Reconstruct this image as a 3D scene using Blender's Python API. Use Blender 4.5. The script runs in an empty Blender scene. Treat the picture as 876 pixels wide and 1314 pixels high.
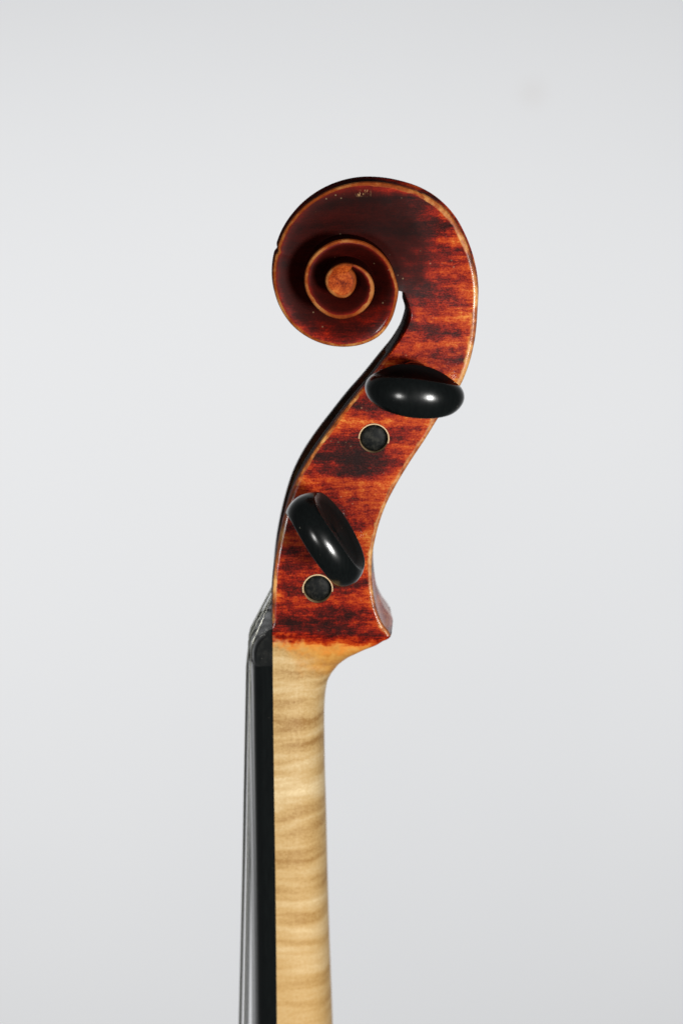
import bpy, bmesh, math, random
import numpy as np
from mathutils import Vector
from mathutils.geometry import delaunay_2d_cdt

random.seed(4)
PI = math.pi
scn = bpy.context.scene
COL = scn.collection

# ------------------------------------------------------------------ camera
TH = math.radians(13.6)          # the camera looks down on the upright violin
DIST = 600.0                     # mm
PXMM = 0.175                     # mm per photo pixel at the violin's middle plane
F = DIST / PXMM
CX, CY = 438.0, 657.0
fwd = np.array([0, math.cos(TH), -math.sin(TH)])
upv = np.array([0, math.sin(TH), math.cos(TH)])
rgt = np.array([1.0, 0, 0])
campos = -DIST * fwd
cam_d = bpy.data.cameras.new('camera')
cam = bpy.data.objects.new('camera', cam_d)
COL.objects.link(cam)
cam.location = campos * 0.001
cam.rotation_euler = (PI / 2 - TH, 0, 0)
cam_d.sensor_fit = 'VERTICAL'
cam_d.sensor_height = 36.0
cam_d.sensor_width = 24.0
cam_d.lens = F / 1314.0 * 36.0
cam_d.clip_start = 0.01
cam_d.clip_end = 50
cam_d.dof.use_dof = True
cam_d.dof.focus_distance = 0.578
cam_d.dof.aperture_fstop = 11.0
scn.camera = cam

# ------------------------------------------------------------------ room light
world = bpy.data.worlds.new('World')
scn.world = world
world.use_nodes = True
wbg = world.node_tree.nodes['Background']
wbg.inputs['Color'].default_value = (0.93, 0.97, 1.0, 1)
wbg.inputs['Strength'].default_value = 0.07


def area(name, loc, target, size, power, color=(1, 1, 1), shape='DISK'):
    l = bpy.data.lights.new(name, 'AREA')
    l.shape = shape
    l.size = size
    l.energy = power
    l.color = color
    o = bpy.data.objects.new(name, l)
    COL.objects.link(o)
    o.location = loc
    d = Vector(target) - Vector(loc)
    o.rotation_euler = d.to_track_quat('-Z', 'Y').to_euler()
    return o


# two round softboxes in front, then two added spots for the wall
area('softbox', (0.44, -0.98, 0.0), (0, 0, 0.0), 0.20, 11.5, (1.0, 0.985, 0.96))
area('softbox', (-0.42, -1.0, -0.02), (0, 0, 0.0), 0.20, 2.8, (1.0, 0.985, 0.96))


def spot(name, loc, target, power, angle, size):
    l = bpy.data.lights.new(name, 'SPOT')
    l.energy = power
    l.spot_size = math.radians(angle)
    l.spot_blend = 1.0
    l.shadow_soft_size = size
    l.color = (0.992, 0.992, 1.0)
    o = bpy.data.objects.new(name, l)
    COL.objects.link(o)
    o.location = loc
    o.rotation_euler = (Vector(target) - Vector(loc)).to_track_quat('-Z', 'Y').to_euler()


# unseen spots added to shape the wall's brightness into a soft pool
spot('added_wall_spot', (-1.3, -0.2, 0.0), (-0.06, 1.1, -0.36), 67.5, 52, 0.12)
spot('added_wall_spot', (1.3, -0.2, 0.0), (-0.08, 1.1, -0.36), 56.0, 52, 0.12)

scn.view_settings.view_transform = 'Standard'
scn.view_settings.look = 'None'
scn.view_settings.exposure = 0.0
scn.view_settings.gamma = 1.0
scn.view_settings.use_curve_mapping = False


def at(px, py, y):
    """real XZ place (mm) of a traced pixel on the plane at depth y"""
    d = fwd + rgt * ((px - CX) / F) - upv * ((py - CY) / F)
    t = (y - campos[1]) / d[1]
    p = campos + d * t
    return np.array([p[0], p[2]])


# ------------------------------------------------------------------ materials
class NT:
    def __init__(self, name):
        self.m = bpy.data.materials.new(name)
        self.m.use_nodes = True
        self.t = self.m.node_tree
        self.bsdf = self.t.nodes['Principled BSDF']

    def n(self, typ, **kw):
        nd = self.t.nodes.new(typ)
        for k, v in kw.items():
            setattr(nd, k, v)
        return nd

    def put(self, sock, v):
        if isinstance(v, bpy.types.NodeSocket):
            self.t.links.new(v, sock)
        else:
            sock.default_value = v

    def math(self, op, a, b=0.0, c=0.0, clamp=False):
        nd = self.n('ShaderNodeMath', operation=op)
        nd.use_clamp = clamp
        for i, v in enumerate((a, b, c)):
            self.put(nd.inputs[i], v)
        return nd.outputs[0]

    def noise(self, vec, scale, detail=4, rough=0.55, dist=0.0):
        nd = self.n('ShaderNodeTexNoise')
        self.put(nd.inputs['Vector'], vec)
        nd.inputs['Scale'].default_value = scale
        nd.inputs['Detail'].default_value = detail
        nd.inputs['Roughness'].default_value = rough
        nd.inputs['Distortion'].default_value = dist
        return nd.outputs['Fac']

    def mapping(self, vec, scale=(1, 1, 1), loc=(0, 0, 0), rot=(0, 0, 0)):
        nd = self.n('ShaderNodeMapping')
        self.put(nd.inputs['Vector'], vec)
        nd.inputs['Scale'].default_value = scale
        nd.inputs['Location'].default_value = loc
        nd.inputs['Rotation'].default_value = rot
        return nd.outputs[0]

    def ramp(self, fac, stops, interp='LINEAR'):
        nd = self.n('ShaderNodeValToRGB')
        cr = nd.color_ramp
        cr.interpolation = interp
        while len(cr.elements) < len(stops):
            cr.elements.new(0.5)
        for e, (p, c) in zip(cr.elements, stops):
            e.position = p
            e.color = (c[0], c[1], c[2], 1) if not isinstance(c, float) else (c, c, c, 1)
        self.put(nd.inputs['Fac'], fac)
        return nd.outputs['Color']

    def mix(self, fac, a, b, mode='MIX'):
        nd = self.n('ShaderNodeMix', data_type='RGBA', blend_type=mode)
        self.put(nd.inputs[0], fac)
        for s, v in ((nd.inputs[6], a), (nd.inputs[7], b)):
            self.put(s, v if isinstance(v, bpy.types.NodeSocket) else (v[0], v[1], v[2], 1))
        return nd.outputs[2]

    def smooth(self, v, lo, hi):
        nd = self.n('ShaderNodeMapRange', interpolation_type='SMOOTHSTEP')
        self.put(nd.inputs['Value'], v)
        nd.inputs['From Min'].default_value = lo
        nd.inputs['From Max'].default_value = hi
        return nd.outputs['Result']

    def bump(self, h, strength, dist=0.0002):
        nd = self.n('ShaderNodeBump')
        nd.inputs['Strength'].default_value = strength
        nd.inputs['Distance'].default_value = dist
        self.put(nd.inputs['Height'], h)
        self.put(self.bsdf.inputs['Normal'], nd.outputs[0])
        return nd.outputs[0]


def obj_mm(k):
    tc = k.n('ShaderNodeTexCoord')
    return k.mapping(tc.outputs['Object'], (1000, 1000, 1000))


def wood_material():
    k = NT('varnished_maple')
    P = obj_mm(k)
    sp = k.n('ShaderNodeSeparateXYZ')
    k.put(sp.inputs[0], P)
    X, Y, Z = sp.outputs
    # --- red brown varnish: broad flame bands, brushed streaks, mottle
    warp = k.noise(k.mapping(P, (0.10, 0.10, 0.10)), 1.0, 2)
    Pw = k.n('ShaderNodeVectorMath', operation='ADD')
    cw = k.n('ShaderNodeCombineXYZ')
    k.put(cw.inputs[2], k.math('MULTIPLY', k.math('SUBTRACT', warp, 0.5), 3.5))
    k.put(Pw.inputs[0], P); k.put(Pw.inputs[1], cw.outputs[0])
    Pw = Pw.outputs[0]
    flame = k.noise(k.mapping(Pw, (0.032, 0.05, 0.26), (3.1, 0, 7.9)), 1.0, 1, 0.5)
    streak = k.noise(k.mapping(P, (0.12, 0.2, 1.5), (1, 2, 3)), 1.0, 3, 0.6)
    fine = k.noise(k.mapping(P, (0.7, 1.0, 3.0)), 1.0, 3, 0.6)
    mott = k.noise(k.mapping(P, (0.8, 1.0, 1.15)), 0.5, 5, 0.62)
    grit = k.noise(P, 3.2, 3, 0.7)
    v = k.math('MULTIPLY', flame, 1.20)
    v = k.math('MULTIPLY_ADD', streak, 0.42, v)
    v = k.math('MULTIPLY_ADD', mott, 0.66, v)
    v = k.math('MULTIPLY_ADD', fine, 0.45, v)
    v = k.math('MULTIPLY_ADD', grit, 0.58, v)          # mean about 1.49
    v = k.math('MULTIPLY_ADD', v, 1.28, -1.19 * 1.28 - 0.47 * 0.28 + 0.030)
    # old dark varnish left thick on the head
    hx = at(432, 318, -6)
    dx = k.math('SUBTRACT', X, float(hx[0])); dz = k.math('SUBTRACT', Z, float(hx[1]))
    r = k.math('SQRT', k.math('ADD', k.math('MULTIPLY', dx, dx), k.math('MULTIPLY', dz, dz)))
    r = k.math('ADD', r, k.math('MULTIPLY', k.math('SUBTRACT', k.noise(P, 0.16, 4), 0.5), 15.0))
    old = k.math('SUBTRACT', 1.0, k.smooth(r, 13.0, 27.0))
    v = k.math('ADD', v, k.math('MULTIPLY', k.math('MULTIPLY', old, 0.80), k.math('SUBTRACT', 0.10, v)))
    # varnish rubbed thin near edges
    at_w = k.n('ShaderNodeAttribute', attribute_name='wear')
    wear = at_w.outputs['Fac']
    at_e = k.n('ShaderNodeAttribute', attribute_name='eye')
    v = k.math('MULTIPLY_ADD', wear, 0.29, v)
    v = k.math('MULTIPLY_ADD', at_e.outputs['Fac'], 0.10, v)
    # --- edge of the varnish under the pegbox
    z0 = float(at(395, 829, -12)[1]); x0 = float(at(350, 829, -12)[0])
    lim = k.math('SUBTRACT', Z, z0)
    lim = k.math('ADD', lim, k.math('MULTIPLY', k.math('SUBTRACT', X, x0 + 4.0), 0.10))
    jag = k.math('SUBTRACT', k.noise(P, 0.40, 4, 0.6), 0.5)
    lim1 = k.math('ADD', lim, k.math('MULTIPLY', jag, 10.5))
    varn = k.smooth(lim1, -1.8, 2.4)
    v = k.math('MULTIPLY_ADD', k.math('SUBTRACT', 1.0, k.smooth(lim1, -1.0, 4.5)), 0.42, v)
    v = k.math('SUBTRACT', v, k.math('MULTIPLY', k.math('MAXIMUM', k.math('SUBTRACT', v, 0.64), 0.0), 0.35))
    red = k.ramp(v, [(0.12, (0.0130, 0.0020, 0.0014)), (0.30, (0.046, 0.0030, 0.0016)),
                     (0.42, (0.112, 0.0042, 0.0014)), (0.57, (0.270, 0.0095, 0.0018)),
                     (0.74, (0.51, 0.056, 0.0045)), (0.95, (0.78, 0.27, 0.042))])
    eyec = k.ramp(k.math('ADD', k.math('MULTIPLY', mott, 0.6), k.math('MULTIPLY', grit, 0.4)),
                  [(0.38, (0.10, 0.010, 0.0025)), (0.50, (0.37, 0.055, 0.007)), (0.66, (0.62, 0.17, 0.028))])
    red = k.mix(k.math('MULTIPLY', at_e.outputs['Fac'], 0.95), red, eyec)
    # sharp wear on the chamfers
    at_c = k.n('ShaderNodeAttribute', attribute_name='edge')
    edge = at_c.outputs['Fac']
    en = k.math('ADD', k.math('MULTIPLY_ADD', k.noise(P, 0.33, 4, 0.6), 1.5, -0.25), k.math('MULTIPLY', k.math('SUBTRACT', edge, 0.5), 1.0))
    em = k.smooth(en, 0.50, 0.80)
    ecol = k.ramp(k.noise(k.mapping(P, (1, 1, 1), (9, 4, 1)), 0.16, 6, 0.68),
                  [(0.36, (0.10, 0.016, 0.004)), (0.49, (0.38, 0.092, 0.015)), (0.63, (0.74, 0.37, 0.11))])
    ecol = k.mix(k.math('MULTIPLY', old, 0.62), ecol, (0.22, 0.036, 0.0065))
    red = k.mix(em, red, ecol)
    # scratches and pale specks
    sc = k.noise(k.mapping(P, (0.35, 0.6, 2.6), (4, 8, 5), (0, 0.5, 0)), 1.0, 5, 0.75)
    red = k.mix(k.math('MULTIPLY', k.smooth(sc, 0.70, 0.76), 0.35), red, (0.55, 0.32, 0.12))
    vo = k.n('ShaderNodeTexVoronoi', feature='F1')
    k.put(vo.inputs['Vector'], P); vo.inputs['Scale'].default_value = 0.55
    spk = k.math('SUBTRACT', 1.0, k.smooth(vo.outputs['Distance'], 0.05, 0.13))
    spk = k.math('MULTIPLY', spk, k.smooth(k.noise(P, 0.25, 2), 0.50, 0.60))
    red = k.mix(k.math('MULTIPLY', spk, 0.35), red, (0.50, 0.36, 0.20))

    mk = at(466, 248, -5.6)
    bx_ = k.math('SUBTRACT', 1.0, k.smooth(k.math('ABSOLUTE', k.math('SUBTRACT', X, float(mk[0]))), 0.9, 1.9))
    bz_ = k.math('SUBTRACT', 1.0, k.smooth(k.math('ABSOLUTE', k.math('SUBTRACT', Z, float(mk[1]))), 0.35, 0.95))
    lines = k.smooth(k.noise(k.mapping(P, (2.6, 2.6, 0.9)), 1.0, 2, 0.5), 0.52, 0.62)
    red = k.mix(k.math('MULTIPLY', k.math('MULTIPLY', bx_, bz_), k.math('MULTIPLY', lines, 0.6)), red, (0.60, 0.36, 0.16))
    # black stain inside the pegbox and old dark varnish in the back flutes
    at_s = k.n('ShaderNodeAttribute', attribute_name='stain')
    stain = at_s.outputs['Fac']
    st_m = k.math('MULTIPLY', stain, k.math('MULTIPLY_ADD', mott, 0.35, 0.76), clamp=True)
    red = k.mix(st_m, red, k.ramp(grit, [(0.3, (0.006, 0.004, 0.003)), (0.7, (0.018, 0.011, 0.007))]))

    # --- bare maple of the neck
    wz = k.math('MULTIPLY', k.math('SUBTRACT', k.noise(k.mapping(P, (0.10, 0.10, 0.07)), 1.0, 2), 0.5), 3.0)
    cz = k.n('ShaderNodeCombineXYZ')
    k.put(cz.inputs[2], wz)
    Pn = k.n('ShaderNodeVectorMath', operation='ADD')
    k.put(Pn.inputs[0], P); k.put(Pn.inputs[1], cz.outputs[0])
    Pn = Pn.outputs[0]
    curl = k.noise(k.mapping(Pn, (0.035, 0.035, 0.22), (0, 0, 5.2)), 1.0, 2, 0.5)
    curl2 = k.noise(k.mapping(Pn, (0.06, 0.06, 0.62), (5, 1, 8)), 1.0, 2, 0.55)
    fib = k.noise(k.mapping(P, (3.2, 3.2, 0.35)), 1.0, 4, 0.6)
    fleck = k.noise(k.mapping(P, (1.4, 1.4, 2.2)), 1.0, 4, 0.65)
    b = k.math('MULTIPLY', curl, 0.80)
    b = k.math('MULTIPLY_ADD', curl2, 0.50, b)
    b = k.math('MULTIPLY_ADD', fib, 0.16, b)
    b = k.math('MULTIPLY_ADD', fleck, 0.44, b)
    b = k.math('SUBTRACT', b, 0.53)
    bare = k.ramp(b, [(0.22, (0.35, 0.19, 0.06)), (0.42, (0.56, 0.37, 0.155)),
                      (0.56, (0.65, 0.472, 0.24)), (0.76, (0.82, 0.65, 0.38))])
    warm = k.math('MULTIPLY', k.smooth(Z, -45.0, -115.0), 0.45)
    bare = k.mix(warm, bare, k.mix(0.6, bare, (0.66, 0.37, 0.11)))
    cr = k.noise(k.mapping(P, (1.6, 1.6, 0.10), (2, 7, 4)), 1.0, 5, 0.7)
    bare = k.mix(k.math('MULTIPLY', k.smooth(cr, 0.66, 0.72), 0.35), bare, (0.30, 0.17, 0.06))

    lim2 = k.math('ADD', lim, k.math('MULTIPLY', jag, 11.0))
    lim2 = k.math('ADD', lim2, k.math('MULTIPLY', k.math('SUBTRACT', X, x0 + 5.5), 0.75))
    amber = k.math('MULTIPLY', k.smooth(lim2, -6.5, 3.0), 0.95)
    ac = k.ramp(k.noise(P, 0.6, 4, 0.6), [(0.3, (0.52, 0.19, 0.025)), (0.6, (0.68, 0.33, 0.07))])
    base = k.mix(amber, bare, ac)
    base = k.mix(varn, base, red)
    k.put(k.bsdf.inputs['Base Color'], base)
    rg = k.math('MULTIPLY_ADD', grit, 0.14, 0.20)
    rough = k.math('ADD', k.math('MULTIPLY', varn, k.math('SUBTRACT', rg, 0.48)), 0.48)
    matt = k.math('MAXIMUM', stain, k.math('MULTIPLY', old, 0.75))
    k.put(k.bsdf.inputs['Roughness'], k.math('MULTIPLY_ADD', em, 0.12, k.math('MULTIPLY_ADD', matt, 0.32, rough)))
    k.put(k.bsdf.inputs['Specular IOR Level'], k.math('MULTIPLY_ADD', matt, -0.13, 0.17))
    k.put(k.bsdf.inputs['Coat Weight'], k.math('MULTIPLY', k.math('MULTIPLY', varn, k.math('MULTIPLY_ADD', em, -0.75, 1.0)), k.math('MULTIPLY_ADD', matt, -0.64, 0.45, clamp=True)))
    k.bsdf.inputs['Coat Roughness'].default_value = 0.10
    k.bump(k.math('ADD', mott, k.math('MULTIPLY', grit, 0.35)), 0.22, 0.00012)
    return k.m


def ebony_material(name='ebony', rough=0.26, dusty=0.0, vary=0.10, relief=0.08, spec=0.5):
    k = NT(name)
    P = obj_mm(k)
    g = k.noise(k.mapping(P, (2.2, 2.2, 0.25)), 1.0, 4, 0.6)
    d = k.noise(P, 0.6, 5, 0.7)
    col = k.ramp(g, [(0.3, (0.0018, 0.0026, 0.0027)), (0.7, (0.0046, 0.0062, 0.0060))])
    if dusty:
        dd = k.math('MULTIPLY', k.smooth(d, 0.45, 0.70), dusty)
        col = k.mix(dd, col, (0.075, 0.072, 0.058))
    sp = k.n('ShaderNodeTexVoronoi', feature='F1')
    k.put(sp.inputs['Vector'], P); sp.inputs['Scale'].default_value = 0.42
    s = k.math('SUBTRACT', 1.0, k.smooth(sp.outputs['Distance'], 0.03, 0.09))
    s = k.math('MULTIPLY', s, k.smooth(d, 0.48, 0.58))
    col = k.mix(k.math('MULTIPLY', s, 0.55), col, (0.30, 0.28, 0.22))
    k.put(k.bsdf.inputs['Base Color'], col)
    fa = k.n('ShaderNodeAttribute', attribute_name='face')
    k.put(k.bsdf.inputs['Specular IOR Level'], k.math('MULTIPLY_ADD', fa.outputs['Fac'], -0.38, spec))
    k.put(k.bsdf.inputs['Roughness'], k.math('MULTIPLY_ADD', fa.outputs['Fac'], 0.40, k.math('MULTIPLY_ADD', d, vary, rough - vary / 2)))
    k.bump(k.math('ADD', g, d), relief, 0.00008)
    return k.m


def simple(name, color, rough, metal=0.0, var=0.15):
    k = NT(name)
    P = obj_mm(k)
    n = k.noise(P, 1.3, 4, 0.6)
    c0 = tuple(c * (1 - var) for c in color)
    c1 = tuple(min(1, c * (1 + var)) for c in color)
    k.put(k.bsdf.inputs['Base Color'], k.ramp(n, [(0.3, c0), (0.7, c1)]))
    k.bsdf.inputs['Roughness'].default_value = rough
    k.bsdf.inputs['Metallic'].default_value = metal
    return k.m


def wall_material(mark):
    k = NT('painted_plaster')
    tc = k.n('ShaderNodeTexCoord')
    P = tc.outputs['Object']
    n1 = k.noise(P, 2.2, 3, 0.5)
    n2 = k.noise(P, 60.0, 3, 0.6)
    col = k.ramp(n1, [(0.35, (0.775, 0.785, 0.80)), (0.65, (0.80, 0.808, 0.82))])
    sp = k.n('ShaderNodeVectorMath', operation='DISTANCE')
    k.put(sp.inputs[0], P)
    sp.inputs[1].default_value = mark
    dist = k.math('ADD', sp.outputs['Value'], k.math('MULTIPLY', k.math('SUBTRACT', k.noise(P, 45.0, 3), 0.5), 0.012))
    m = k.math('SUBTRACT', 1.0, k.smooth(dist, 0.001, 0.012))
    col = k.mix(k.math('MULTIPLY', m, 0.22), col, (0.60, 0.54, 0.50))
    k.put(k.bsdf.inputs['Base Color'], col)
    k.bsdf.inputs['Roughness'].default_value = 0.75
    k.bsdf.inputs['Specular IOR Level'].default_value = 0.2
    k.bump(n2, 0.05, 0.0005)
    return k.m


M_WOOD = wood_material()
M_EBONY = ebony_material('polished_ebony', 0.21)
M_BOARD = ebony_material('fingerboard_ebony', 0.11, 0.0, 0.05, 0.02, 0.85)
M_TIP = ebony_material('dusty_ebony', 0.50, 0.40, spec=0.12)
M_NUT = ebony_material('nut_ebony', 0.26, 0.12)
M_RIM = simple('bare_hole_wood', (0.72, 0.50, 0.27), 0.5)
M_STEEL = simple('string_steel', (0.62, 0.62, 0.56), 0.28, 1.0)
M_WOUND = simple('wound_string', (0.36, 0.37, 0.33), 0.34, 1.0)

# ------------------------------------------------------------------ object helpers
BASE = np.array([float(at(392, 1560, 0)[0]), 0.0, float(at(392, 1560, 0)[1])])
violin = bpy.data.objects.new('violin', None)
COL.objects.link(violin)
violin.location = BASE * 0.001
violin.empty_display_size = 0.02
violin['label'] = 'old reddish brown violin head and neck with carved scroll and black ebony pegs'
violin['category'] = 'violin'


def emit(name, verts, faces, mat, parent=violin, attrs=None, smooth=True, sharp=38, local=None):
    """verts in mm, in the violin's frame; faces index lists; one mesh object"""
    me = bpy.data.meshes.new(name)
    v = np.asarray(verts, dtype=float) * 0.001
    me.from_pydata(v.tolist(), [], faces)
    if attrs:
        for an, vals in attrs.items():
            a = me.attributes.new(an, 'FLOAT', 'POINT')
            a.data.foreach_set('value', np.asarray(vals, dtype=np.float32))
    bm = bmesh.new()
    bm.from_mesh(me)
    bmesh.ops.remove_doubles(bm, verts=bm.verts, dist=2e-6)
    bmesh.ops.dissolve_degenerate(bm, dist=1e-7, edges=bm.edges)
    bmesh.ops.recalc_face_normals(bm, faces=bm.faces)
    for f in bm.faces:
        f.smooth = smooth
    lim = math.radians(sharp)
    for e in bm.edges:
        if len(e.link_faces) == 2:
            e.smooth = e.calc_face_angle(0) < lim
    bm.to_mesh(me)
    bm.free()
    me.materials.append(mat)
    o = bpy.data.objects.new(name, me)
    COL.objects.link(o)
    o.parent = parent
    if parent is violin:
        o.location = (-violin.location[0], -violin.location[1], -violin.location[2])
    return o


def grid_faces(nr, nc, off=0, closed=False):
    fs = []
    for i in range(nr - 1):
        for j in range(nc - 1 if not closed else nc):
            a = off + i * nc + j
            b = off + i * nc + (j + 1) % nc
            fs.append((a, b, b + nc, a + nc))
    return fs


def crom(pts, sub):
    """Catmull-Rom through rows of pts, sub steps a span"""
    p = np.asarray(pts, dtype=float)
    p = np.vstack([2 * p[0] - p[1], p, 2 * p[-1] - p[-2]])
    out = []
    for i in range(1, len(p) - 2):
        # chordal tangents keep uneven spans from overshooting
        d0 = np.linalg.norm(p[i, :2] - p[i - 1, :2]) + 1e-6
        d1 = np.linalg.norm(p[i + 1, :2] - p[i, :2]) + 1e-6
        d2 = np.linalg.norm(p[i + 2, :2] - p[i + 1, :2]) + 1e-6
        m1 = d1 * ((p[i] - p[i - 1]) / d0 - (p[i + 1] - p[i - 1]) / (d0 + d1) + (p[i + 1] - p[i]) / d1)
        m2 = d1 * ((p[i + 1] - p[i]) / d1 - (p[i + 2] - p[i]) / (d1 + d2) + (p[i + 2] - p[i + 1]) / d2)
        for s in range(sub):
            t = s / sub
            h = (2 * t**3 - 3 * t**2 + 1, t**3 - 2 * t**2 + t, -2 * t**3 + 3 * t**2, t**3 - t**2)
            out.append(h[0] * p[i] + h[1] * m1 + h[2] * p[i + 1] + h[3] * m2)
    out.append(p[-2])
    return np.array(out)


def smoothstep(x, a, b):
    t = np.clip((x - a) / (b - a), 0, 1)
    return t * t * (3 - 2 * t)


# ------------------------------------------------------------------ the back wall
corner = at(684, 122, 1100)
wm = bpy.data.meshes.new('wall')
W = 4.0
bmw = bmesh.new()
bmesh.ops.create_cube(bmw, size=1.0)
for v in bmw.verts:
    v.co = Vector((v.co.x * 2 * W, (v.co.y + 0.5) * 0.12, v.co.z * 2 * W))
bmw.to_mesh(wm); bmw.free()
wall = bpy.data.objects.new('wall', wm)
COL.objects.link(wall)
wall.location = (0, 1.1, 0)
wall['kind'] = 'structure'
wall['label'] = 'plain pale grey plastered wall behind the violin'
wm.materials.append(wall_material((corner[0] * 0.001, 0.0, corner[1] * 0.001)))

# ------------------------------------------------------------------ the spiral of the scroll
# traced outer edge of each turn, from the eye outwards: px, py, half width (mm)
SPIRAL = [
    (450, 344.6, 20.0), (455.5, 352, 20.0), (457, 362, 20.0), (453, 374, 20.0), (443, 382, 20.0), (433, 381.5, 20.0),
    (423, 375, 20.0), (417.5, 364, 19.9), (418.5, 353, 19.8), (426, 343.5, 19.6), (439, 337.6, 19.3),
    (453, 338.6, 19.0), (465, 344, 18.7), (474.5, 353, 18.4), (480, 368, 18.0), (477, 384.6, 17.6),
    (467, 398, 17.2), (450, 407.5, 16.7), (433, 409, 16.2), (415.5, 402.5, 15.7), (401, 389, 15.2),
    (391.8, 371, 14.6), (391, 350, 14.0), (398.5, 331.6, 13.3), (412, 318, 12.7), (429, 309, 12.1),
    (446, 306.5, 11.5), (467, 310, 11.0), (484, 319.5, 10.5), (498, 335, 10.1), (506.5, 354, 9.7),
    (510.8, 374, 9.3), (508, 391.5, 9.0), (501, 412, 8.7), (487.5, 430, 8.4), (467, 441, 8.1),
    (443, 445, 7.8), (419, 442.5, 7.5), (397, 434, 7.2), (376, 418.5, 6.9), (361, 398, 6.6),
    (352, 374, 6.3), (350, 347, 6.1), (354.6, 321, 5.9), (364, 297, 5.75), (381, 273, 5.65), (405, 253, 5.55),
    (433, 239.5, 5.5), (460, 233.5, 5.5), (487, 233.5, 5.55), (515, 238.5, 5.65), (542, 248, 5.8), (563, 261, 5.9),
    (582, 281, 6.05), (597, 308, 6.2), (608, 340, 6.4), (613, 374, 6.65), (612, 402, 6.9),
]
CH = 0.70   # chamfer, mm
ctr = at(436.5, 361, -18)
pts = []
for (px, py, w) in SPIRAL:
    x, z = at(px, py, -(w - CH))
    pts.append((x - ctr[0], z - ctr[1], w))
sp = crom(pts, 10)
ang = np.unwrap(np.arctan2(sp[:, 1], sp[:, 0]))
phi = -(ang - ang[0])                     # grows clockwise, as the photo shows it
order = np.maximum.accumulate(phi + np.arange(len(phi)) * 1e-7)
rad = np.hypot(sp[:, 0], sp[:, 1])
hw = sp[:, 2]
PHI_END = float(order[-1])


def R(p):
    r = np.interp(p, order, rad)
    return r


def Wd(p):
    return np.interp(p, order, hw)


PHI_T = PHI_END - 2 * PI                   # throat: where the inner turn leaves the body
A0 = float(ang[0])


def xz(p, r):
    a = A0 - p
    return ctr[0] + r * np.cos(a), ctr[1] + r * np.sin(a)


def chip(p):
    """the small nick in the left edge of the head"""
    x, z = xz(p, R(p))
    n = at(353.5, 322, -6)
    return 0.45 * math.exp(-((x - n[0]) ** 2 + (z - n[1]) ** 2) / 0.35)


NF = 16
sv, sw_edge, sw_wear = [], [], []
NPHI = 420
phis = np.linspace(0.0, PHI_T, NPHI)


def mirror(verts, faces, nv):
    """far side: the same points reflected in the middle plane"""
    v2 = [(x, -y, z) for (x, y, z) in verts]
    f2 = [tuple(i + nv for i in reversed(f)) for f in faces]
    return list(verts) + v2, list(faces) + f2


prof_rows = []
for p in phis:
    ro = float(R(p + 2 * PI)) - chip(p + 2 * PI)
    ri = float(R(p))
    wo = float(Wd(p + 2 * PI)); wi = float(Wd(p))
    L = ro - ri
    c = min(CH, 0.22 * L)
    # floor dips towards the inner turn; shallow at the eye and again near the throat
    dip = 2.5 * smoothstep(np.array(L), 1.1, 4.0) * (1 - smoothstep(np.array(p), PHI_T - 2.6, PHI_T - 0.05))
    dip = float(dip) + 0.35 * (1 - float(smoothstep(np.array(p), PHI_T - 1.0, PHI_T - 0.05)))
    row = []
    row.append((ro, wo - c, 1.0, 1.0))
    row.append((ro - 0.30 * c, wo - 0.30 * c, 1.0, 1.0))
    row.append((ro - c, wo, 0.85, 1.0))
    land = 0.40 * float(smoothstep(np.array(p), PHI_T - 1.9, PHI_T - 0.9)) + min(0.02 + 0.22 * (1 - float(smoothstep(np.array(p), 1.5, 7.0))), 0.22 * L)
    ls = ro - c - land
    row.append((ls, wo + 0.02, 0.50 + 0.22 * float(smoothstep(np.array(p), PHI_T - 2.2, PHI_T - 1.0)), 0.9))
    ls -= 0.3 * c
    row.append((ls, wo + 0.015, 0.25, 0.6))
    for j in range(1, NF):
        u = j / NF
        rr = ls + (ri - ls) * u
        fall = u ** 1.35
        row.append((rr, wo - dip * fall, 0.0, max(0, 0.6 - u * 3.0)))
    # wall of the inner turn, with a fillet at its foot, up to that turn's edge
    fl = wo - dip
    top = wi - min(CH, 0.22 * float(R(p + 2 * PI) - R(p)) if p < 0.0 else CH)
    row.append((ri + 0.02, fl + 0.12, 0.0, 0.0))
    for q in (0.25, 0.5, 0.75, 0.92):
        row.append((ri - 0.10 * math.sin(PI * q), fl + (top - fl) * q, 0.15 if q > 0.9 else 0.0, 0.0))
    row.append((ri, top, 0.9, 1.0))
    prof_rows.append(row)
NC = len(prof_rows[0])
for p, row in zip(phis, prof_rows):
    for (r, y, e, wr) in row:
        x, z = xz(p, r)
        sv.append((x, -y, z)); sw_edge.append(e); sw_wear.append(wr)
sf = grid_faces(NPHI, NC)

# ------------------------------------------------------------------ pegbox stations: front edge, back edge, half width
THR_F = (516, 384)
BODY = [
    (THR_F[0], THR_F[1], 612, 402, 6.9), (523.5, 389, 611, 417, 7.0), (527, 404, 609, 434, 7.1), (522, 420, 606, 449, 7.25),
    (508, 443, 601, 468, 7.5), (490, 465, 592, 491, 7.8), (466.7, 494.5, 577, 514, 8.2), (446, 519, 562, 536, 8.6),
    (425.6, 546, 544, 565, 9.1), (405, 574, 526, 592, 9.6), (388, 601, 509, 620, 10.1), (375, 628, 496, 645, 10.6),
    (365, 660, 486, 672, 11.1), (358, 690, 479.5, 699, 11.5), (352.5, 722, 477, 722, 11.9), (349.7, 751, 477.5, 747, 12.2),
    (348.8, 775, 480.5, 770, 12.5), (348.8, 792, 486, 790, 12.7), (349, 802, 492.5, 803, 12.8), (349.2, 807.5, 498.5, 811, 12.87), (349.3, 811, 501, 815.5, 12.9),
]
SCROLL_CUT = 5
bst = []
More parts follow.
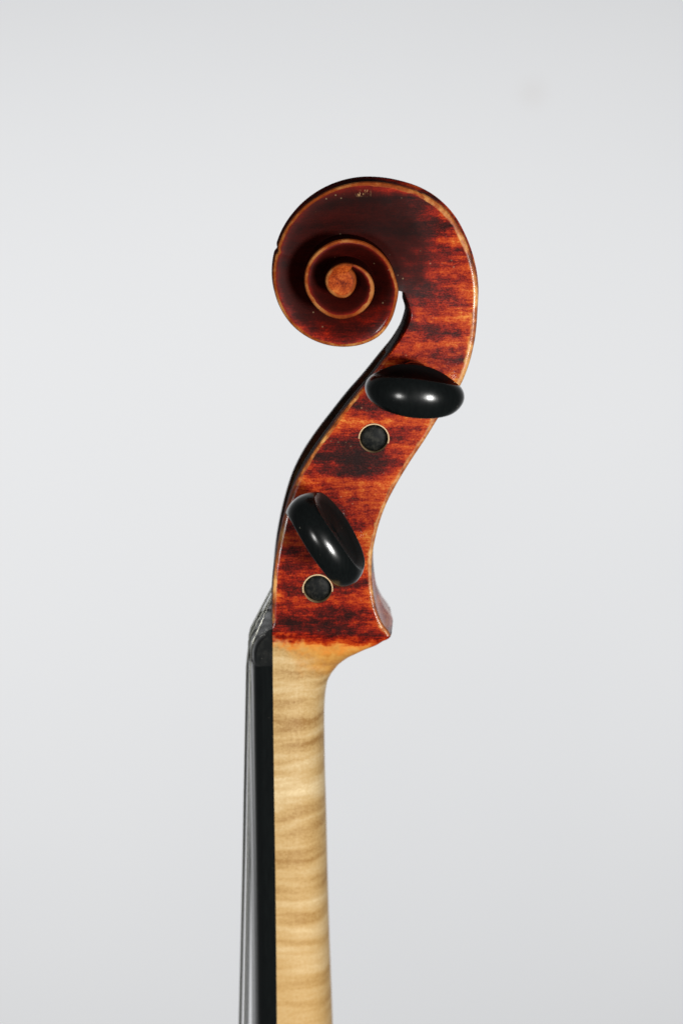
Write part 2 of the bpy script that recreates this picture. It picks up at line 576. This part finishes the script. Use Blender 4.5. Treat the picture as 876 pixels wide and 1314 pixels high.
for (fx, fy, bx, by, w) in BODY:
    f = at(fx, fy, -(w - 0.6)); b = at(bx, by, -(w - CH))
    bst.append((f[0], f[1], b[0], b[1], w))
bst[0] = (*xz(PHI_T, R(PHI_T) + 1.25), *xz(PHI_END, R(PHI_END)), 6.9)
SUB = 10
st = crom(bst, SUB)
NS = len(st)
# cavity depth along the pegbox (mm), and front face
s_idx = np.minimum(np.linspace(0, len(BODY) - 1, NS), 19.0)
cav = 11.0 * smoothstep(s_idx, 4.6, 6.2) * (1 - smoothstep(s_idx, 17.2, 18.4))
NB = 18


def body_section(k):
    """near half of one pegbox section: list of (x, y, z, edge, wear)"""
    fx, fz, bx, bz, w = st[k]
    d = np.array([bx - fx, bz - fz]); L = np.linalg.norm(d); d /= L
    f = np.array([fx, fz])
    out = []
    fk = float(smoothstep(s_idx[k], 3.5, 7.0) * (1 - smoothstep(s_idx[k], 17.0, 18.8)))
    fc = 0.25 + 0.55 * fk

    def P(t, y, e, wr):
        q = f + d * t
        out.append((q[0], -y, q[1], e, wr))
    P(0.0, w - fc, 0.70 * fk, 0.6 * fk)
    P(0.3 * fc, w - 0.3 * fc, 0.85 * fk, 0.6 * fk)
    P(fc, w, 0.72 * fk, 0.5 * fk)
    P(1.6 * fc, w + 0.0, 0.12 * fk, 0.4 * fk)
    a, b = 1.6 * fc, L - CH - 0.40 * (1 - float(smoothstep(s_idx[k], 5, 12))) - 0.05
    for j in range(1, NB):
        t = a + (b - a) * j / NB
        back = L - t
        P(t, w, 0.0, max(max(0, 0.35 - t * 0.12), 0.95 * math.exp(-back / 3.8) * (0.45 + 0.55 * smoothstep(s_idx[k], 4, 8))))
    P(L - CH - 0.40 * (1 - float(smoothstep(s_idx[k], 5, 12))) - 0.05, w, 0.72, 0.95)
    P(L - CH, w, 0.85, 1.0)
    P(L - 0.3 * CH, w - 0.3 * CH, 1.0, 1.0)
    P(L, w - CH, 1.0, 1.0)
    return out


def front_section(k):
    """front face and cavity, from the near edge to the far edge"""
    fx, fz, bx, bz, w = st[k]
    d = np.array([bx - fx, bz - fz]); L = np.linalg.norm(d); d /= L
    f = np.array([fx, fz])
    c = float(cav[k])
    fk = float(smoothstep(s_idx[k], 3.5, 7.0) * (1 - smoothstep(s_idx[k], 17.0, 18.8)))
    fc = 0.25 + 0.55 * fk
    ck = min(4.6, w - 1.5)
    sk = s_idx[k]
    bulge = float((0.35 + 0.95 * smoothstep(sk, 0.0, 1.2)) * (1 - smoothstep(sk, 1.8, 5.6)))
    pr = [(w - fc, 0.0, 0.6 * fk), (w - 1.4, -0.16, 0.1), (w - ck * 0.5, -0.22, 0), (w - ck + 0.5, -0.15, 0.05), (w - ck, min(0.35, c), 0.75),
          (w - ck - 0.05, c * 0.35, 0), (w - ck - 0.15, c * 0.7, 0), (w - ck - 0.3, c * 0.94, 0), (w - ck - 0.9, c, 0), (0.0, c, 0)]
    out = []
    for (y, t, e) in pr:
        q = f + d * (t - bulge * (1 - (y / (w - fc)) ** 2))
        out.append((q[0], -y, q[1], e, 0.0, 1.0 if y < w - 0.9 else 0.1))
    for (y, t, e) in reversed(pr[:-1]):
        q = f + d * (t - bulge * (1 - (y / (w - fc)) ** 2))
        out.append((q[0], y, q[1], e, 0.0, 1.0 if y < w - 0.9 else 0.1))
    return out


def back_row(x, z, nx, nz, w, spine, flute, stn, cvx=0.0, c=CH):
    """fluted back between the two edges, with a ridge down the middle"""
    out = []
    wy = w - c
    for a in (1.0, 0.93, 0.8, 0.62, 0.42, 0.24, 0.10, 0.0, -0.10, -0.24, -0.42, -0.62, -0.8, -0.93, -1.0):
        q = abs(a)
        off = spine * ((1 - q) * (1 - cvx) + (1 - q * q) * cvx) - flute * (math.sin(PI * q) ** 0.8)
        out.append((x + nx * off, -wy * a, z + nz * off, 0.7 if q > 0.99 else (0.45 if q < 0.05 else 0.0), 0.5, stn * (1.0 if 0.05 < q < 0.95 else 0.25)))
    return out


def chop(rows):
    v, e, w = [], [], []
    for r in rows:
        for q in r:
            v.append(tuple(q[:3])); e.append(q[3]); w.append(q[4])
    return v, e, w


class Bag:
    def __init__(self):
        self.v, self.f, self.e, self.w, self.s = [], [], [], [], []

    def grid(self, rows):
        v, e, w = chop(rows)
        o = len(self.v)
        self.v += v; self.e += e; self.w += w
        self.s += [q[5] if len(q) > 5 else 0.0 for r in rows for q in r]
        self.f += grid_faces(len(rows), len(rows[0]), o)

    def mirrored(self, rows):
        self.grid(rows)
        self.grid([[(q[0], -q[1]) + tuple(q[2:]) for q in r] for r in rows])


# back strip stations: from the throat (inner) out round the head and down to the chin
bp = np.linspace(PHI_T - 0.10, PHI_END, 560)
bx_, bz_ = xz(bp, np.array([R(p) - chip(p) for p in bp]))
bw_ = Wd(bp)
back_pts = np.column_stack([bx_, bz_, bw_])
n_sp = len(back_pts)
back_pts = np.vstack([back_pts, np.column_stack([st[1:, 2], st[1:, 3], st[1:, 4]])])
tg = np.gradient(back_pts[:, :2], axis=0)
ln = np.linalg.norm(tg, axis=1)[:, None]
tg /= ln
nrm = np.column_stack([-tg[:, 1], tg[:, 0]])
for _ in range(3):
    nrm[1:-1] = (nrm[:-2] + nrm[1:-1] * 2 + nrm[2:]) / 4
    nrm /= np.linalg.norm(nrm, axis=1)[:, None]
mid = np.array([ctr[0], ctr[1]])
if np.dot(nrm[n_sp // 2], back_pts[n_sp // 2, :2] - mid) < 0:
    nrm = -nrm
back_rows = []
for i, (x, z, w) in enumerate(back_pts):
    fl = 0.85
    spn = 0.35
    stn = 0.28
    cvx = 0.0
    if i > n_sp:
        k = (i - n_sp + 1) / SUB
        cvx = float(smoothstep(np.array(k), 13, 18.5))
        spn = 0.35 + 0.45 * cvx
        stn = 0.28 - 0.15 * float(smoothstep(np.array(k), 5, 11))
        fl = 0.85 - 0.3 * float(smoothstep(np.array(k), 12.0, 16.0)) - 0.35 * float(smoothstep(np.array(k), 17, 19))
    else:
        fl = 0.85 * float(smoothstep(np.array(i / n_sp), 0.0, 0.12))
    back_rows.append(back_row(x, z, nrm[i, 0], nrm[i, 1], w, spn, fl, stn, cvx))

cutrow = SCROLL_CUT * SUB
body_rows = [body_section(k) for k in range(NS)]
front_rows = [front_section(k) for k in range(NS)]

# ---- scroll
B = Bag()
vol_rows = [[(sv[i * NC + j][0], sv[i * NC + j][1], sv[i * NC + j][2], sw_edge[i * NC + j], sw_wear[i * NC + j]) for j in range(NC)] for i in range(NPHI)]
B.mirrored(vol_rows)
B.mirrored(body_rows[:cutrow + 1])
B.grid(front_rows[:cutrow + 1])
B.grid(back_rows[:n_sp + cutrow])
# body's first section meets the throat: close the small gap between floor and front edge
b0 = body_rows[0]
vr = vol_rows[-1]
# throat roof, from the last turn's foot to the pegbox front, both cheeks
tp = vr[-6]
thr = [[(tp[0], tp[1] * s, tp[2], 0, 0) for s in (1, 0.5, 0, -0.5, -1)],
       [((tp[0] + b0[0][0]) / 2, b0[0][1] * s, (tp[2] + b0[0][2]) / 2 + 0.12, 0, 0) for s in (1, 0.5, 0, -0.5, -1)],
       [(b0[0][0], b0[0][1] * s, b0[0][2], 0, 0) for s in (1, 0.5, 0, -0.5, -1)]]
B.grid(thr)
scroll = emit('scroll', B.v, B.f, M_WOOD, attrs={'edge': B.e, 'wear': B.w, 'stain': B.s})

# ---- the eyes, one each side
def make_eye(sgn):
    rows = []
    for p in np.linspace(0, 2 * PI, 97):
        r = float(R(p)); w = float(Wd(p))
        c = CH * (0.9 - 0.25 * p / (2 * PI))
        row = []
        for (rr, y, e) in ((r, w - CH, 1.0), (r - 0.35 * c, w - 0.28 * c, 1.0), (r - c, w + 0.05, 0.9), (r - 1.5 * c, w + 0.14, 0.4),
                           (r * 0.6, 20.12, 0.1), (r * 0.3, 20.17, 0.0), (0.001, 20.18, 0.0)):
            x, z = xz(p, rr)
            row.append((x, -y * sgn, z, e, 1.0))
        rows.append(row)
    v, e, w = chop(rows)
    return emit('eye', v, grid_faces(len(rows), len(rows[0])), M_WOOD, attrs={'edge': e, 'wear': w, 'eye': [1.0] * len(v)})


for s in (1, -1):
    eye = make_eye(s)
    eye.parent = scroll
    eye.location = (0, 0, 0)

# ---- pegbox
B = Bag()
B.mirrored(body_rows[cutrow:])
B.grid(front_rows[cutrow:])
B.grid(back_rows[n_sp + cutrow - 1:])
pegbox = emit('pegbox', B.v, B.f, M_WOOD, attrs={'edge': B.e, 'wear': B.w, 'stain': B.s})


def width_at(x, z):
    k = int(np.argmin(np.hypot((st[:, 0] + st[:, 2]) / 2 - x, (st[:, 1] + st[:, 3]) / 2 - z)))
    d = st[:, 2:4] - st[:, 0:2]
    n = np.column_stack([-d[:, 1], d[:, 0]]) / np.linalg.norm(d, axis=1)[:, None]
    e = (np.array([x, z]) - st[:, 0:2])
    e = (e * n).sum(axis=1)
    k0 = max(1, k - 12); k1 = min(NS - 1, k + 12)
    ks = np.arange(k0, k1 + 1)
    ee = e[k0:k1 + 1]
    if ee[0] > ee[-1]:
        ee = ee[::-1]; ks = ks[::-1]
    return float(np.interp(0.0, ee, st[ks, 4]))


def px_on_cheek(px, py):
    w = 10.0
    for _ in range(5):
        p = at(px, py, -w)
        w = width_at(p[0], p[1])
    return p, w


HOLES_NEAR = [(479.5, 563), (407.5, 756)]        # tips of the bass pegs show here
PEGS_NEAR = [(529, 483), (418, 668)]             # treble pegs go in here
RH = 3.15
bm = bmesh.new()
bm.from_mesh(pegbox.data)
le = bm.verts.layers.float.get('edge'); lw = bm.verts.layers.float.get('wear')


def open_hole(bm, x, z, w, sgn, rad):
    cx, cz = x * 0.001, z * 0.001
    r = rad * 0.001
    near = [f for f in bm.faces if abs(abs(f.normal.y) - 1) < 0.1 and f.calc_center_median().y * sgn < -0.001 * (w - 1.5)
            and any(math.hypot(v.co.x - cx, v.co.z - cz) < r * 1.30 for v in f.verts)]
    near2 = [f for f in bm.faces if f not in near and abs(abs(f.normal.y) - 1) < 0.1 and f.calc_center_median().y * sgn < -0.001 * (w - 1.5)
             and math.hypot(f.calc_center_median().x - cx, f.calc_center_median().z - cz) < r * 1.30]
    dele = near + near2
    edges = set()
    for f in dele:
        for e in f.edges:
            if sum(1 for g in e.link_faces if g in dele) == 1:
                edges.add(e)
    bmesh.ops.delete(bm, geom=dele, context='FACES_KEEP_BOUNDARY')
    edges = [e for e in edges if e.is_valid]
    bm.verts.index_update()
    N = 48
    ring = []
    for ring_y in (0.0, 0.0022):
        rg = []
        for i in range(N):
            qx, qz = x + rad * math.cos(2 * PI * i / N), z + rad * math.sin(2 * PI * i / N)
            nv = bm.verts.new((qx * 0.001, -sgn * (width_at(qx, qz) * 0.001 - ring_y), qz * 0.001))
            nv[lw] = 0.1
            rg.append(nv)
        ring.append(rg)
    re_ = [bm.edges.new((ring[0][i], ring[0][(i + 1) % N])) for i in range(N)]
    for i in range(N):
        bm.faces.new((ring[0][i], ring[0][(i + 1) % N], ring[1][(i + 1) % N], ring[1][i]))
    outer = sorted({v for e in edges for v in e.verts}, key=lambda v: v.index)
    allv = outer + ring[0]
    idx = {v: i for i, v in enumerate(allv)}
    ce = [(idx[e.verts[0]], idx[e.verts[1]]) for e in edges + re_]
    pts2 = [((v.co.x - cx) * 1000, (v.co.z - cz) * 1000) for v in allv]
    seg = [(pts2[idx[e.verts[0]]], pts2[idx[e.verts[1]]]) for e in edges]
    res = delaunay_2d_cdt([Vector(p) for p in pts2], ce, [], 0, 1e-6)
    src = res[3]
    for tri in res[2]:
        mx = sum(res[0][i][0] for i in tri) / 3
        mz = sum(res[0][i][1] for i in tri) / 3
        if math.hypot(mx, mz) < rad * 0.998:
            continue
        ins = False
        for (ax, az), (bx, bz) in seg:
            if (az > mz) != (bz > mz) and mx < (bx - ax) * (mz - az) / (bz - az) + ax:
                ins = not ins
        if ins and all(src[i] for i in tri):
            try:
                bm.faces.new([allv[src[i][0]] for i in tri])
            except ValueError:
                pass


hole_info = []
for (px, py) in HOLES_NEAR:
    p, w = px_on_cheek(px, py)
    hole_info.append((p, w, 1))
for (px, py) in PEGS_NEAR:
    p, w = px_on_cheek(px, py)
    hole_info.append((p, w, -1))           # the treble pegs' tips come out of the far cheek
for (p, w, s) in hole_info:
    open_hole(bm, p[0], p[1], w, s, RH)
bmesh.ops.recalc_face_normals(bm, faces=bm.faces)
for f in bm.faces:
    f.smooth = True
for e in bm.edges:
    if len(e.link_faces) == 2:
        e.smooth = e.calc_face_angle(0) < math.radians(38)
bm.to_mesh(pegbox.data)
bm.free()


def lathe(profile, N=48):
    """profile (radius, axial) about the local Y axis -> verts, faces"""
    v = []
    for (r, a) in profile:
        for i in range(N):
            t = 2 * PI * i / N
            v.append((r * math.cos(t), a, r * math.sin(t)))
    return v, grid_faces(len(profile), N, closed=True)


def place(v, x, z):
    return [(q[0] + x, q[1], q[2] + z) for q in v]


# pale wood rim of each hole
for (p, w, s) in hole_info:
    v, f = lathe([(RH + 0.26, w - 0.05), (RH + 0.22, w + 0.05), (RH + 0.02, w + 0.05), (RH - 0.03, w - 0.25), (RH - 0.05, w - 1.6)])
    v = [(a, -b * s, c) for (a, b, c) in v]
    o = emit('hole_rim', place(v, p[0], p[1]), f, M_RIM)
    o.parent = pegbox
    o.location = (0, 0, 0)

# ------------------------------------------------------------------ neck
NECK = [
    (349.3, 810.9, 501, 815.4, 12.9, 30, 0.95), (349.35, 812, 500.3, 818.2, 12.9, 28, 0.95), (349.4, 813.5, 497.5, 820.3, 12.88, 26, 0.93), (349.5, 815.5, 492.5, 821.5, 12.85, 24, 0.88), (349.7, 819, 484, 823.5, 12.75, 18, 0.7),
    (350, 824, 470, 826.5, 12.6, 11.0, 0.5), (350, 829, 454, 833, 12.4, 6, 0.3), (350, 836, 440.5, 842, 12.2, 3.5, 0.1),
    (350, 845, 430.6, 851.5, 12.1, 3.0, 0), (350.1, 858, 422.5, 864, 12.1, 2.9, 0), (350.2, 876, 418.4, 879, 12.1, 2.9, 0),
    (350.5, 900, 416.4, 900, 12.15, 2.9, 0), (351, 950, 416.2, 950, 12.3, 2.9, 0), (352.5, 1059, 418.8, 1059, 12.8, 2.9, 0),
    (353.5, 1129, 420.3, 1129, 13.1, 2.9, 0), (355.4, 1314, 426.6, 1314, 14.0, 2.9, 0), (357.6, 1560, 435, 1560, 15.2, 2.9, 0),
]
nst = []
for (fx, fy, bx, by, w, n, kk) in NECK:
    f = at(fx, fy, -w); b = at(bx, by, -w * kk)
    nst.append((f[0], f[1], b[0], b[1], w, n))
ns = crom(nst, 12)
rows = []
for (fx, fz, bx, bz, w, n) in ns:
    d = np.array([bx - fx, bz - fz]); f = np.array([fx, fz])
    bul = 0.72 * float(np.clip((n - 5.0) / 25.0, 0, 1)) / np.linalg.norm(d)
    r = []
    half = []
    M_ = 26
    for j in range(M_ + 1):
        t = (PI / 2) * j / M_
        u = math.sin(t) ** (2 / n); y = w * max(0.0, math.cos(t)) ** (2 / n)
        half.append((u, y))
    for (u, y) in half:
        q = f + d * (u + bul * max(0.0, 1 - (y / w) ** 2) * u ** 6)
        r.append((q[0], -y, q[1], 0, 0.3))
    for (u, y) in reversed(half[:-1]):
        q = f + d * (u + bul * max(0.0, 1 - (y / w) ** 2) * u ** 6)
        r.append((q[0], y, q[1], 0, 0.3))
    rows.append(r)
v, e, w_ = chop(rows)
fcs = grid_faces(len(rows), len(rows[0]))
nc = len(rows[0])
for i in range(len(rows) - 1):           # flat front under the fingerboard
    fcs.append((i * nc, (i + 1) * nc, (i + 1) * nc + nc - 1, i * nc + nc - 1))
fcs.append(tuple(range((len(rows) - 1) * nc, len(rows) * nc)))
neck = emit('neck', v, fcs, M_WOOD, attrs={'edge': e, 'wear': w_})


def glue(py):
    """front edge of the neck (photo x) and half width at a photo row"""
    ys = [n[1] for n in NECK]
    return np.interp(py, ys, [n[0] for n in NECK]), np.interp(py, ys, [n[4] for n in NECK])


# ------------------------------------------------------------------ fingerboard
FB_EDGE, FB_ARCH = 3.7, 1.95
rows = []
for py in np.linspace(855.5, 1560, 40):
    gx, w = glue(py)
    g = at(gx, py, -w)
    r = []
    sag = FB_ARCH * (w / 12.0) ** 2
    r.append((g[0] - 0.02, -w, g[1], 0, 0))
    r.append((g[0] - FB_EDGE * 0.5, -w - 0.02, g[1], 0, 0))
    r.append((g[0] - FB_EDGE + 1.9, -w, g[1], 0, 0))
    for j in range(49):
        a = -1 + 2 * j / 48
        a = math.sin(a * PI / 2)
        ed = 1.7 * (1 - math.sqrt(max(0.0, 1 - max(0.0, (abs(a) - 0.80) / 0.20) ** 2)))
        r.append((g[0] - FB_EDGE - sag * (1 - a * a) + ed, a * (w - 0.02), g[1], 0, 0))
    r.append((g[0] - FB_EDGE + 1.9, w, g[1], 0, 0))
    r.append((g[0] - FB_EDGE * 0.5, w + 0.02, g[1], 0, 0))
    r.append((g[0] - 0.02, w, g[1], 0, 0))
    rows.append(r)
v, e, w_ = chop(rows)
nc = len(rows[0])
fcs = grid_faces(len(rows), nc, closed=True)
fcs.append(tuple(range(nc)))
fcs.append(tuple(range((len(rows) - 1) * nc, len(rows) * nc)))
emit('fingerboard', v, fcs, M_BOARD, sharp=50)

# ------------------------------------------------------------------ nut
# side profile at the middle and at the edge: (mm ahead of the glue line, photo row)
rows = []
gx0, nw = glue(840)
gl = at(gx0, 855.2, -12.1)
z_of = lambda py: float(at(gx0, py, -12.1)[1])
zb = z_of(855.2)
for j in range(33):
    a = -1 + 2 * j / 32
    sag = 1.55 * (1 - a * a)
    h = FB_EDGE + 0.30 + sag
    edge = smoothstep(np.array(abs(a)), 0.93, 1.0) * 0.35
    h -= float(edge)
    y = a * 12.12
    pr = [(0.0, zb), (h * 0.6, zb), (h - 0.25, zb), (h + 0.02, zb + 1.2), (h - 0.02, zb + 3.0), (h - 0.45, zb + 4.6), (h - 1.25, zb + 5.9),
          (h - 2.3, zb + 6.9), (h * 0.36, zb + 7.9), (0.55, zb + 8.6), (0.0, zb + 8.7)]
    rows.append([(gl[0] - t, y, z, 0, 0) for (t, z) in pr])
v, e, w_ = chop(rows)
nc = len(rows[0])
fcs = grid_faces(len(rows), nc, closed=True)
fcs.append(tuple(range(nc)))
fcs.append(tuple(range((len(rows) - 1) * nc, len(rows) * nc)))
emit('nut', v, fcs, M_NUT, sharp=45)


# ------------------------------------------------------------------ pegs
def peg_parts(pos, w, side, turn, base=1.1):
    """side 1: head towards the camera; the tip ends just inside the other cheek"""
    x, z = pos
    col0 = w + 5.0                        # collar's distance from the middle plane
    prof = [(0.01, -(w - 0.55)), (1.2, -(w - 0.58)), (2.2, -(w - 0.72)), (2.75, -(w - 0.95)), (3.03, -(w - 1.35)), (3.08, -(w - 1.9)), (3.25, 0), (3.55, w), (3.7, w + 2.5),
            (3.75, col0), (3.3, col0 + 2.6), (3.0, col0 + 4.0), (0.01, col0 + 6)]
    v, f = lathe(prof)
    v = [(a, -b * side, c) for (a, b, c) in v]
    shaft = emit('peg', place(v, x, z), f, M_EBONY if side == 1 else M_TIP)
    prof = [(3.7, col0 - 0.2), (4.1, col0 + 0.05), (4.25, col0 + 0.6), (4.15, col0 + 1.25), (3.9, col0 + 1.7), (3.55, col0 + 2.4), (3.2, col0 + 2.9)]
    v, f = lathe(prof)
    v = [(a, -b * side, c) for (a, b, c) in v]
    cl = emit('collar', place(v, x, z), f, M_EBONY)
    # thumb piece: rounded outline, hollowed broad faces, domed rim
    hb = col0 + 2.2
    Lh = 20.5
    K = 96
    rings = [(0.0, 0.62), (0.25, 0.635), (0.5, 0.70), (0.68, 0.80), (0.80, 0.915), (0.845, 0.975), (0.858, 0.978), (0.875, 0.94), (0.915, 0.80), (0.95, 0.62), (0.977, 0.42), (0.994, 0.21), (1.0, 0.0)]
    rings = rings + [(q, -h) for (q, h) in reversed(rings[:-1])]
    vv = []
    for (q, h) in rings:
        for i in range(K):
            al = 2 * PI * i / K
            ca, sa = math.cos(al), math.sin(al)
            t = 9.8 + 9.5 * math.copysign(abs(ca) ** (0.88 if ca > 0 else 0.8), ca)
            s = (10.6 if base > 0.5 else 11.0) * math.copysign(abs(sa) ** 0.90, sa) * (1 + (0.06 if base > 0.5 else 0.13) * ca - (0.04 if base > 0.5 else 0.10) * ca * ca)
            tt = 9.8 + (t - 9.8) * q
            ss = s * q
            b = 3.3 + 0.95 * float(smoothstep(np.array(tt), 6.0, 15.0)) + base * (1 - float(smoothstep(np.array(tt), 0.0, 7.0)))
            b *= 1 - (0.30 if base > 1 else 0.14) * (s / 10.6) ** 2
            if base < 1:
                b = (5.3 - 2.0 * float(smoothstep(np.array(tt), 4.0, 19.0))) * (1 - 0.14 * (s / 10.6) ** 2)
            vv.append((ss, hb + tt, b * h))
    f = grid_faces(len(rings), K, closed=True)
    ct, stn = math.cos(turn), math.sin(turn)
    out = []
    for (s, a, h) in vv:
        out.append((s * ct - h * stn + x, -a * side, s * stn + h * ct + z))
    hd = emit('peg_head', out, f, M_EBONY, sharp=60, attrs={'face': [1.0 if q < 0.8 else (0.5 if q < 0.85 else 0.0) for (q, h) in rings for _ in range(K)]})
    for c in (cl, hd):
        c.parent = shaft
        c.location = (0, 0, 0)
    return shaft


TURN_NEAR = [math.radians(-7), math.radians(-57)]
pegs = []
for (px, py), tr in zip(PEGS_NEAR, TURN_NEAR):
    p, w = px_on_cheek(px, py)
    pegs.append((p, w, peg_parts(p, w, 1, tr, 1.3 if py < 600 else 0.3)))
for (px, py), tr in zip(HOLES_NEAR, (math.radians(54), math.radians(84))):
    p, w = px_on_cheek(px, py)
    pegs.append((p, w, peg_parts(p, w, -1, tr)))


# ------------------------------------------------------------------ strings
def tube(name, path, r, mat, n=8):
    p = np.asarray(path, dtype=float)
    t = np.gradient(p, axis=0)
    t /= np.linalg.norm(t, axis=1)[:, None]
    v = []
    nrm_ = np.cross(t[0], np.array([0.3, 0.5, 0.8])); nrm_ /= np.linalg.norm(nrm_)
    for i in range(len(p)):
        nrm_ = nrm_ - t[i] * np.dot(nrm_, t[i]); nrm_ /= np.linalg.norm(nrm_)
        bn = np.cross(t[i], nrm_)
        for k in range(n):
            a = 2 * PI * k / n
            v.append(tuple(p[i] + r * (math.cos(a) * nrm_ + math.sin(a) * bn)))
    return emit(name, v, grid_faces(len(p), n, closed=True), mat, sharp=180)


# y at the nut, radius, peg, material (treble string nearest the camera)
STR = [(-8.2, 0.19, 1, M_STEEL), (-2.75, 0.25, 0, M_WOUND), (2.75, 0.28, 2, M_WOUND), (8.2, 0.32, 3, M_WOUND)]
for (y0, rr, pi_, mt) in STR:
    (pp, pw, _) = pegs[pi_]
    a = y0 / 12.12
    h = FB_EDGE + 0.30 + 1.55 * (1 - a * a)
    path = []
    for py in np.linspace(1560, 870, 24):
        gx, w = glue(py)
        g = at(gx, py, -w)
        yy = y0 * (1 + 0.42 * (py - 850) / 710)
        u = yy / w
        lift = 0.42 + 2.3 * (py - 850) / 480
        path.append((g[0] - FB_EDGE - FB_ARCH * (w / 12) ** 2 * (1 - u * u) - lift, yy, g[1]))
    path.append((gl[0] - h - rr * 0.5, y0, zb + 1.2))
    path.append((gl[0] - h - rr * 0.5 + 0.02, y0, zb + 3.0))
    path.append((gl[0] - h + 0.45 - rr * 0.6, y0, zb + 4.7))
    # over the nut and into the pegbox, to the front of the peg's shaft
    rs = 3.3 + rr
    start = np.array([gl[0] - h + 0.45 - rr * 0.6, zb + 4.7])
    dv = np.array([pp[0], pp[1]]) - start
    D = np.linalg.norm(dv)
    base_a = math.atan2(-dv[1], -dv[0])
    ta = base_a - math.acos(rs / D)
    tpnt = np.array([pp[0] + rs * math.cos(ta), pp[1] + rs * math.sin(ta)])
    y1 = max(-3.2, min(3.2, y0 * 0.45))
    for q in np.linspace(0.05, 1.0, 14):
        xz_ = start + (tpnt - start) * q
        path.append((xz_[0], y0 + (y1 - y0) * q, xz_[1]))
    for i in range(1, 60):
        aa = ta - i * 2 * PI * 3.5 / 60
        path.append((pp[0] + rs * math.cos(aa), y1 + 0.9 * rr * 2 * i / 60 * 3.5 * (1 if y0 < 0 else -1) * 0.6, pp[1] + rs * math.sin(aa)))
    tube('string', path, rr, mt)
